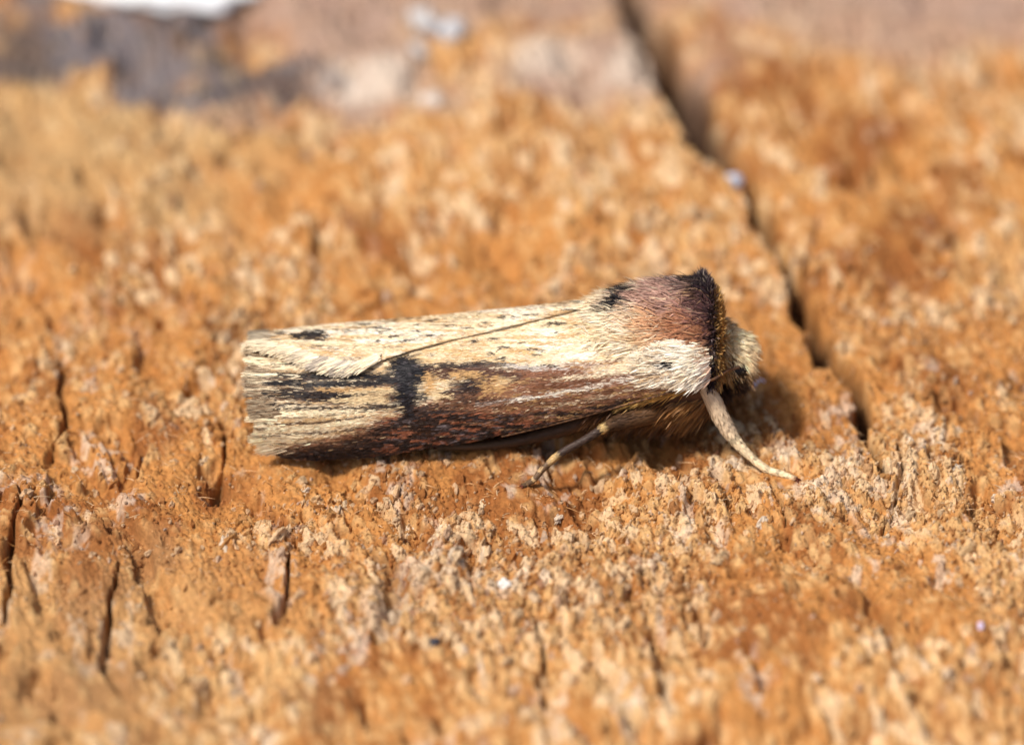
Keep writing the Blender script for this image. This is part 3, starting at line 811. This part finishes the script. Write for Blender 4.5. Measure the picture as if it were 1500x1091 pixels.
MAUVE = srgb(168, 128, 114); CHEST = srgb(166, 110, 78); SOOT = srgb(44, 36, 38); GOLD = srgb(188, 140, 72)
def thorax_colour(U, V):
    p = Paint(U, V, CREAM, 5, .6)
    p.mix(STRAWW, .6 * smooth(.45, .6, fbm(U / 30, V / 8, 601, 3)))
    p.mix(WHITE, .5 * smooth(.5, .62, fbm(U / 24, V / 8, 603, 3)))
    p.spot(985, 482, 70, 34, srgb(204, 148, 104), .8, .6, .25)
    p.spot(1005, 482, 46, 22, CHEST, .9, .6, .3)
    p.spot(985, 435, 85, 28, MAUVE, .9, .45, -.05)
    p.spot(1020, 455, 30, 26, srgb(124, 84, 78), .7, .5)
    p.stroke([(860, 440), (890, 428), (930, 424)], [8, 6, 3], CREAM, .7)
    p.spot(908, 447, 18, 10, BLACK, 1.0, .3, -.35, wob=.5); p.spot(886, 458, 8, 4, BLACK, .9, wob=.5)
    p.spot(914, 428, 15, 5, BLACK, 1.0, .3, wob=.5)
    p.spot(930, 455, 14, 7, CREAM, .4)
    p.stroke([(970, 410), (1005, 412), (1032, 410)], [7, 18, 22], SOOT, .9, .7); p.mix(srgb(150, 118, 100), .7 * smooth(.55, .66, fbm(U / 12, V / 6, 615, 2)) * smooth(985, 1005, U) * smooth(450, 430, V))
    p.stroke([(1008, 432), (1022, 442)], [6, 6], srgb(190, 150, 108), .95, wob=.4)
    p.stroke([(1028, 420), (1036, 450), (1042, 480), (1046, 520), (1046, 555)], [13, 12, 10, 9, 9], srgb(38, 28, 32), 1.0, .35)
    p.stroke([(1016, 440), (1026, 470), (1032, 505)], [12, 10, 9], srgb(78, 50, 50), .85, .6)
    return p.c

r = np.random.default_rng(51)
n = 30000
U = r.uniform(856, 1044, n); A = r.uniform(math.radians(14), math.radians(175), n)
root = body_at(U, A, 0.006); nr = body_nrm(A)
su, sv = side_of(root)
ok = ~((su < 1026) & (sv > 522 - (1026 - su) * .05))
fa = smooth(1005, 1045, U)
d = np.stack([-np.ones(n), np.zeros(n), np.zeros(n)], -1) * (1 - .35 * fa)[:, None] + nr * (.20 + .45 * fa)[:, None]
L = (r.uniform(14, 36, n) * (1 - .45 * fa) + 4) * PX
sw = fbm(su / 17, sv / 12, 611, 2) - .5
d = d + np.stack([0 * U, -np.sin(A) * sw * 1.6, np.cos(A) * -sw * 1.6], -1)
c = thorax_colour(su - 8, np.where(np.degrees(A) > 125, sv, sv))
fur('thorax_fur', body, root[ok], d[ok], nr[ok], L[ok], r.uniform(.0028, .0058, n)[ok], c[ok], 52, bend=(-nr * .25)[ok], spread=.2)

# dorsal crest: dark erect tufts behind the head
n = 1800
U = np.concatenate([r.normal(1026, 5, n // 2), r.uniform(1000, 1040, n - n // 2)]); A = r.normal(math.radians(112), .26, n)
root = body_at(U, A, 0.0); nr = body_nrm(A)
d = nr + np.stack([r.normal(-.25, .25, n), np.zeros(n), np.zeros(n)], -1)
c = SOOT[None] * r.uniform(.7, 2.4, (n, 1)) + (r.random((n, 1)) > .82) * (srgb(176, 158, 140) - SOOT)[None] * .7
fur('crest', body, root, d, nr, r.uniform(5, 13, n) * PX * (1 + .6 * np.exp(-((U - 1027) / 6) ** 2)) * (.5 + fbm(U / 5, A * 6, 661, 2)), r.uniform(.0035, .0065, n), c, 54)

# collar: dark band of short bristles down the front of the thorax
n = 5200
A = r.uniform(math.radians(-5), math.radians(185), n); U = r.uniform(1030, 1053, n)
root = body_at(U, A, 0.002); nr = body_nrm(A)
fx = np.stack([np.ones(n), np.zeros(n), np.zeros(n)], -1)
dn = np.stack([np.zeros(n), -np.sin(A), -np.cos(A)], -1)
d = nr * .8 + fx * (r.uniform(-.5, .45, n))[:, None] + dn * r.normal(.15, .25, n)[:, None]
t = smooth(1038, 1047, U + r.normal(0, 2.5, n))[:, None]
dk = srgb(58, 42, 42)[None] * r.uniform(.6, 1.9, (n, 1)) + (r.random((n, 1)) > .9) * (srgb(150, 136, 134) - srgb(44, 32, 35))[None] * .6
c = dk * (1 - t) + srgb(196, 152, 90)[None] * t
fur('collar', body, root, d, nr, r.uniform(4, 12, n) * PX * (1 + .5 * t[:, 0]), r.uniform(.003, .006, n), c, 56, jit=.25)

# tegula: the white shoulder flap over the base of the near wing, and its twin
def tegula(sign, seed):
    r = np.random.default_rng(seed); n = 8500
    V_ = r.uniform(500, 562, n); U = r.uniform(925, 1034, n)
    ins = np.hypot((U - 985) / 52, (V_ - 536) / 27) + .9 * (fbm(U / 16, V_ / 6, 711, 3) - .5) + r.normal(0, .12, n) < .95
    U, V_ = U[ins], V_[ins]; n = len(U)
    PH = phi_of(U, V_)
    bulge = 0.012 * np.sqrt(np.clip(1 - ((U - 985) / 54) ** 2 - ((V_ - 532) / 33) ** 2, 0, 1))
    root = wing_pos(U, PH, 0.008 + bulge); nr = wing_nrm(PH)
    down = np.stack([np.zeros(n), np.sin(PH + ELEV) * -1, -np.cos(PH + ELEV)], -1)
    k = smooth(985, 1030, U)
    d = np.stack([-np.ones(n), np.zeros(n), np.zeros(n)], -1) + down * (.25 * (V_ - 525) / 30 + .35 * k)[:, None] + nr * (.15 + .3 * k)[:, None]
    p = Paint(U, V_, WHITE, 7, .5)
    p.mix(CREAM, .6 * smooth(.45, .6, fbm(U / 20, V_ / 6, 701, 2)))
    p.mix(CREAM * .9, .6 * smooth(1000, 945, U)); p.mix(TANW, .6 * smooth(.52, .62, fbm(U / 30, V_ / 3.5, 705, 3)) * smooth(1010, 970, U)); p.mix(BROWN, .5 * smooth(.62, .68, fbm(U / 26, V_ / 3.0, 707, 3)) * smooth(1000, 960, U))
    p.spot(980, 533, 8, 5, BLACK, 1.0, .3, wob=.4)
    p.stroke([(1026, 505), (1032, 530), (1033, 552)], [5, 5, 5], CHEST, .6)
    c = p.c
    if sign > 0:
        root[:, 1] = 2 * YC - root[:, 1]; d[:, 1] *= -1; nr[:, 1] *= -1
    fur('tegula', body, root, d, nr, r.uniform(12, 28, n) * PX, r.uniform(.003, .0058, n), c, seed + 1, bend=-nr * .3, jit=.10)
tegula(-1, 61); tegula(1, 63)

# head: tan forward tuft above, dark short fur below
n = 6500
A = r.uniform(-.3, np.pi + .3, n); U = r.uniform(1054, 1089, n)
root = body_at(U, A, 0.002); nr = body_nrm(A)
fwd = smooth(1055, 1087, U)
sw = fbm(U / 9, A * 2.2, 651, 2) - .5
d = nr * (.85 - .35 * fwd)[:, None] + np.stack([.45 + .75 * fwd + 1.6 * sw, -np.sin(A) * sw * 1.5, -np.cos(A) * sw * 1.5], -1)
su, sv = side_of(root)
p = Paint(su, sv, srgb(212, 182, 140), 9, .5)
p.mix(srgb(236, 216, 174), .8 * smooth(.42, .6, fbm(su / 9, sv / 14, 653, 2))); p.mix(srgb(150, 106, 62), .75 * smooth(525, 545, sv))
p.mix(GOLD * .9, .6 * smooth(1070, 1058, su))
L = r.uniform(7, 22, n) * PX * (.35 + 1.3 * fbm(U / 6, A * 5, 655, 2))
fur('head_fur', body, root, d, nr, L, r.uniform(.003, .0058, n), p.c, 66, bend=np.stack([0 * U, 0 * U, -.55 + 0 * U], -1), jit=.22)
n = 3600
A = r.uniform(np.pi + .3, 2 * np.pi - .3, n); U = r.uniform(1050, 1092, n)
root = body_at(U, A, 0.0); nr = body_nrm(A)
c = srgb(70, 46, 32)[None] * r.uniform(.4, 1.3, (n, 1))
fur('throat_fur', body, root, nr + np.stack([.3 + 0 * U, 0 * U, 0 * U], -1), nr, r.uniform(12, 30, n) * PX, r.uniform(.003, .006, n), c, 67)

# breast: brown shaggy fur below the wing, a golden tuft under the wing base
n = 9000
U = r.uniform(872, 1046, n); A = r.uniform(math.radians(-150), math.radians(-14), n)
root = body_at(U, A, 0.0); nr = body_nrm(A)
su, sv = side_of(root)
sw = fbm(su / 15, sv / 10, 803, 2) - .5
d = np.stack([-.95 + sw, 0 * U, -.25 + sw], -1) + nr * .40
p = Paint(su, sv, srgb(96, 64, 40), 11, .6)
p.mix(srgb(56, 38, 28), .8 * smooth(.45, .6, fbm(su / 14, sv / 8, 801, 2)))
p.spot(1010, 590, 34, 24, srgb(150, 106, 60), .8); p.mix(srgb(140, 104, 64), .5 * smooth(.54, .64, fbm(su / 10, sv / 7, 805, 2)))
fur('breast_fur', body, root, d, nr, r.uniform(16, 38, n) * PX, r.uniform(.003, .006, n), p.c, 68, jit=.3, bend=np.stack([0 * U, 0 * U, -.2 + 0 * U], -1))
n = 1500
U = r.uniform(925, 1015, n); V_ = np.interp(U, COSTA[:, 0], COSTA[:, 1]) + r.uniform(4, 15, n)
PH = phi_of(U, V_); root = wing_pos(U, PH, -.028); nr = wing_nrm(PH)
d = np.stack([-1 + 0 * U, 0 * U, -.12 + r.normal(0, .08, n)], -1) + nr * .12
c = srgb(214, 170, 96)[None] * r.uniform(.55, 1.1, (n, 1))
fur('golden_tuft', body, root, d, nr, r.uniform(22, 42, n) * PX, r.uniform(.003, .006, n), c, 69, jit=.15)

# eyes, one each side of the head
def ball(name, c, rad, colour, parent):
    a = np.linspace(0, np.pi, 18); b = np.linspace(0, 2 * np.pi, 24, endpoint=False)
    Aa, Bb = np.meshgrid(a, b, indexing='ij')
    v = np.stack([np.sin(Aa) * np.cos(Bb) * rad[0], np.sin(Aa) * np.sin(Bb) * rad[1], np.cos(Aa) * rad[2]], -1).reshape(-1, 3) + c
    return mesh_obj(name, v, grid_faces(18, 24, True), M_EYE, parent, np.broadcast_to(colour, v.shape), origin=MB)
for sgn in (-1, 1):
    y = YC + sgn * 0.085
    ball('eye', np.array([(1072 - 750) * PX, y, vz(551, YC - .10)]), (.042, .03, .046), srgb(30, 20, 16), moth)

# antennae laid back under the fore edges of the wings
for sgn in (-1, 1):
    u = np.linspace(735, 1040, 60)
    v_ = np.interp(u, COSTA[:, 0], COSTA[:, 1]) + 3.0
    pts = wing_pos(u, phi_of(u, v_), 0.004)
    headp = np.array([[(1058 - 750) * PX, YC - .135, vz(543, YC - .135)], [(1076 - 750) * PX, YC - .12, vz(538, YC - .12)]])
    pts = np.concatenate([pts, headp])
    if sgn > 0: pts[:, 1] = 2 * YC - pts[:, 1]
    rad = np.linspace(.003, .0052, len(pts))
    V, F = tube(pts, rad, 7)
    stripe = np.tile((np.arange(len(pts)) % 2)[:, None], (1, 7)).ravel()
    cc = np.concatenate([srgb(120, 84, 56)[None] + (srgb(80, 56, 40) - srgb(120, 84, 56))[None] * stripe[:, None], np.tile(srgb(100, 70, 50), (2, 1))])
    mesh_obj('antenna', V, F, M_BODY, moth, cc, origin=MB)

# legs
def leg(pts, colfun, seed, label=None, mirror=False, nscale=1500, claw=True):
    """pts: (x, y, z, radius) from the hip to the foot"""
    P = spline(pts, 48)
    if mirror: P[:, 1] = 2 * YC - P[:, 1]
    t = np.linspace(0, 1, 48)
    V, F = tube(P[:, :3], np.maximum(P[:, 3], .002), 10)
    ring_t = np.concatenate([np.repeat(t, 10), [0, 1]])
    o = mesh_obj('leg', V, F, M_BODY, moth, colfun(ring_t) * .95, origin=MB)
    if label: o['label'] = label
    r = np.random.default_rng(seed)
    tt = r.uniform(0.0, .97, nscale); a = r.uniform(0, 2 * np.pi, nscale)
    i = np.minimum((tt * 47).astype(int), 46); f = (tt * 47 - i)[:, None]
    c0 = P[i] * (1 - f) + P[i + 1] * f
    tan = unit(P[i + 1, :3] - P[i, :3])
    s = unit(np.cross(tan, np.array([.05, -.2, 1.0]))); u = np.cross(s, tan)
    nr = np.cos(a)[:, None] * s + np.sin(a)[:, None] * u
    root = c0[:, :3] + nr * c0[:, 3:4]
    L = r.uniform(.6, 1.0, nscale) * (.014 + .55 * c0[:, 3])
    c = colfun(tt) * np.exp(r.normal(0, .10, (nscale, 1)))
    Vs, Fs, Cs = ribbons(root, tan + nr * r.uniform(.04, .22, (nscale, 1)), nr, L, r.uniform(.004, .008, nscale), c, prof=(.7, 1, .8, .15))
    so = mesh_obj('leg_scales', Vs, Fs, M_FUR, o, Cs, origin=MB); so['kind'] = 'stuff'
    # claw pair at the foot
    end = P[-1, :3]; dr = unit(P[-1, :3] - P[-6, :3])
    for q in (-1, 1):
        sd = np.array([-dr[1], dr[0], 0]) * q
        cp = np.array([end, end + dr * .010 + sd * .006, end + dr * .016 + sd * .010 + [0, 0, -.008]])
        Vc, Fc = tube(cp, np.array([.004, .003, .001]), 6)
        mesh_obj('claw', Vc, Fc, M_BODY, o, np.broadcast_to(srgb(96, 44, 26), Vc.shape), origin=MB)
    return o

def side_pt(px, py, y):
    return np.array([(px - 750) * PX, y, vz(py, y)])
def foot(px, py):
    g = ground_pt(px, py); h = height_at(g[0], g[1])
    g = ground_pt(px, py, max(h, -.02)); return np.array([g[0], g[1], max(height_at(g[0], g[1]), -.03) + .006])

def cmix(stops):
    T = [s[0] for s in stops]; Cc = np.array([s[1] for s in stops])
    return lambda t: np.stack([np.interp(t, T, Cc[:, k]) for k in range(3)], -1)

LEGT = srgb(232, 208, 168); LEGP = srgb(210, 184, 152)
ff = foot(1166, 704)
def leg_path(rows, hip_y, ft, y_pow=1.0, endrad=.006):
    """rows: side-view (px, py, radius); depth runs evenly from the hip to the foot, and nothing sinks into the wood"""
    out = []
    n_ = len(rows)
    for i, (px_, py_, rd) in enumerate(rows):
        y = hip_y + (ft[1] - hip_y) * (i / n_) ** y_pow
        q = side_pt(px_, py_, y)
        q[2] = max(q[2], height_at(q[0], q[1]) + rd * .8)
        out.append((*q, rd))
    out.append((*ft, endrad))
    return out
fpts = leg_path([(1022, 560, .022), (1036, 582, .026), (1050, 610, .0255), (1066, 636, .019), (1086, 660, .0125), (1112, 682, .0110), (1140, 696, .0090)], YC - .17, ff, 1.2)
def front_col(t):
    c = cmix([(0, LEGP), (.35, LEGP * .95), (.45, LEGT), (.9, LEGT * 1.02), (.96, srgb(120, 72, 46)), (1, srgb(84, 40, 26))])(t)
    b = ((np.abs(t - .43) < .012) | (np.abs(t - .62) < .008) | (np.abs(t - .72) < .008) | (np.abs(t - .80) < .008) | (np.abs(t - .88) < .008))
    return np.where(b[:, None], c * .55, c)
leg(fpts, front_col, 71, 'pale tan foreleg reaching forward to the wood', nscale=2200)
mf = foot(767, 713)
LD = srgb(70, 54, 46)
mpts = leg_path([(985, 598, .028), (945, 606, .034), (908, 615, .025), (884, 624, .0145), (856, 641, .0115), (822, 660, .0112), (798, 680, .0090), (781, 699, .0080)], YC - .15, mf, .7)
def mid_col(t):
    c = cmix([(0, srgb(120, 84, 50)), (.25, srgb(78, 56, 40)), (.34, srgb(96, 70, 48)), (.365, srgb(214, 184, 126)), (.38, srgb(200, 168, 112)), (.40, LD), (.62, LD), (.65, srgb(206, 172, 116)),
              (.69, srgb(196, 160, 106)), (.71, srgb(110, 84, 60)), (1, srgb(104, 80, 58))])(t)
    b = ((np.abs(t - .77) < .012) | (np.abs(t - .85) < .012) | (np.abs(t - .92) < .01))
    return np.where(b[:, None], srgb(190, 156, 110), c)
leg(mpts, mid_col, 73, 'dark middle leg with pale bands reaching back to the wood', nscale=2000)
# far legs, mostly hidden behind the body
ffm = np.array([ff[0] - .24, 2 * YC - ff[1] - .1, 0]); ffm[2] = height_at(ffm[0], ffm[1]) + .006
m2 = [(p[0] - .0, 2 * YC - p[1], p[2], p[3]) for p in fpts[:4]] + [(ffm[0] - .03, ffm[1] - .08, ffm[2] + .06, .010), (*ffm, .008)]
leg(m2, front_col, 75, nscale=500)
mfm = np.array([mf[0] + .05, 2 * YC - mf[1], 0]); mfm[2] = height_at(mfm[0], mfm[1]) + .006
m3 = [(p[0], 2 * YC - p[1], p[2], p[3]) for p in mpts[:5]] + [(mfm[0] + .12, mfm[1] - .05, mfm[2] + .06, .013), (*mfm, .008)]
leg(m3, mid_col, 77, nscale=500)
# hind leg trailing in the shade under the near wing
hf = foot(640, 664); hf[1] += .02; hf[2] = height_at(hf[0], hf[1]) + .008
hp = [(*side_pt(900, 600, YC - .10), .025), (*side_pt(850, 618, YC - .14), .026), (*side_pt(790, 636, YC - .15), .02), (*side_pt(720, 650, YC - .16), .013), (*hf, .008)]
leg(hp, cmix([(0, srgb(96, 66, 44)), (.6, srgb(80, 58, 42)), (1, srgb(110, 84, 58))]), 79, 'brown hind leg tucked below the wing', nscale=1200)
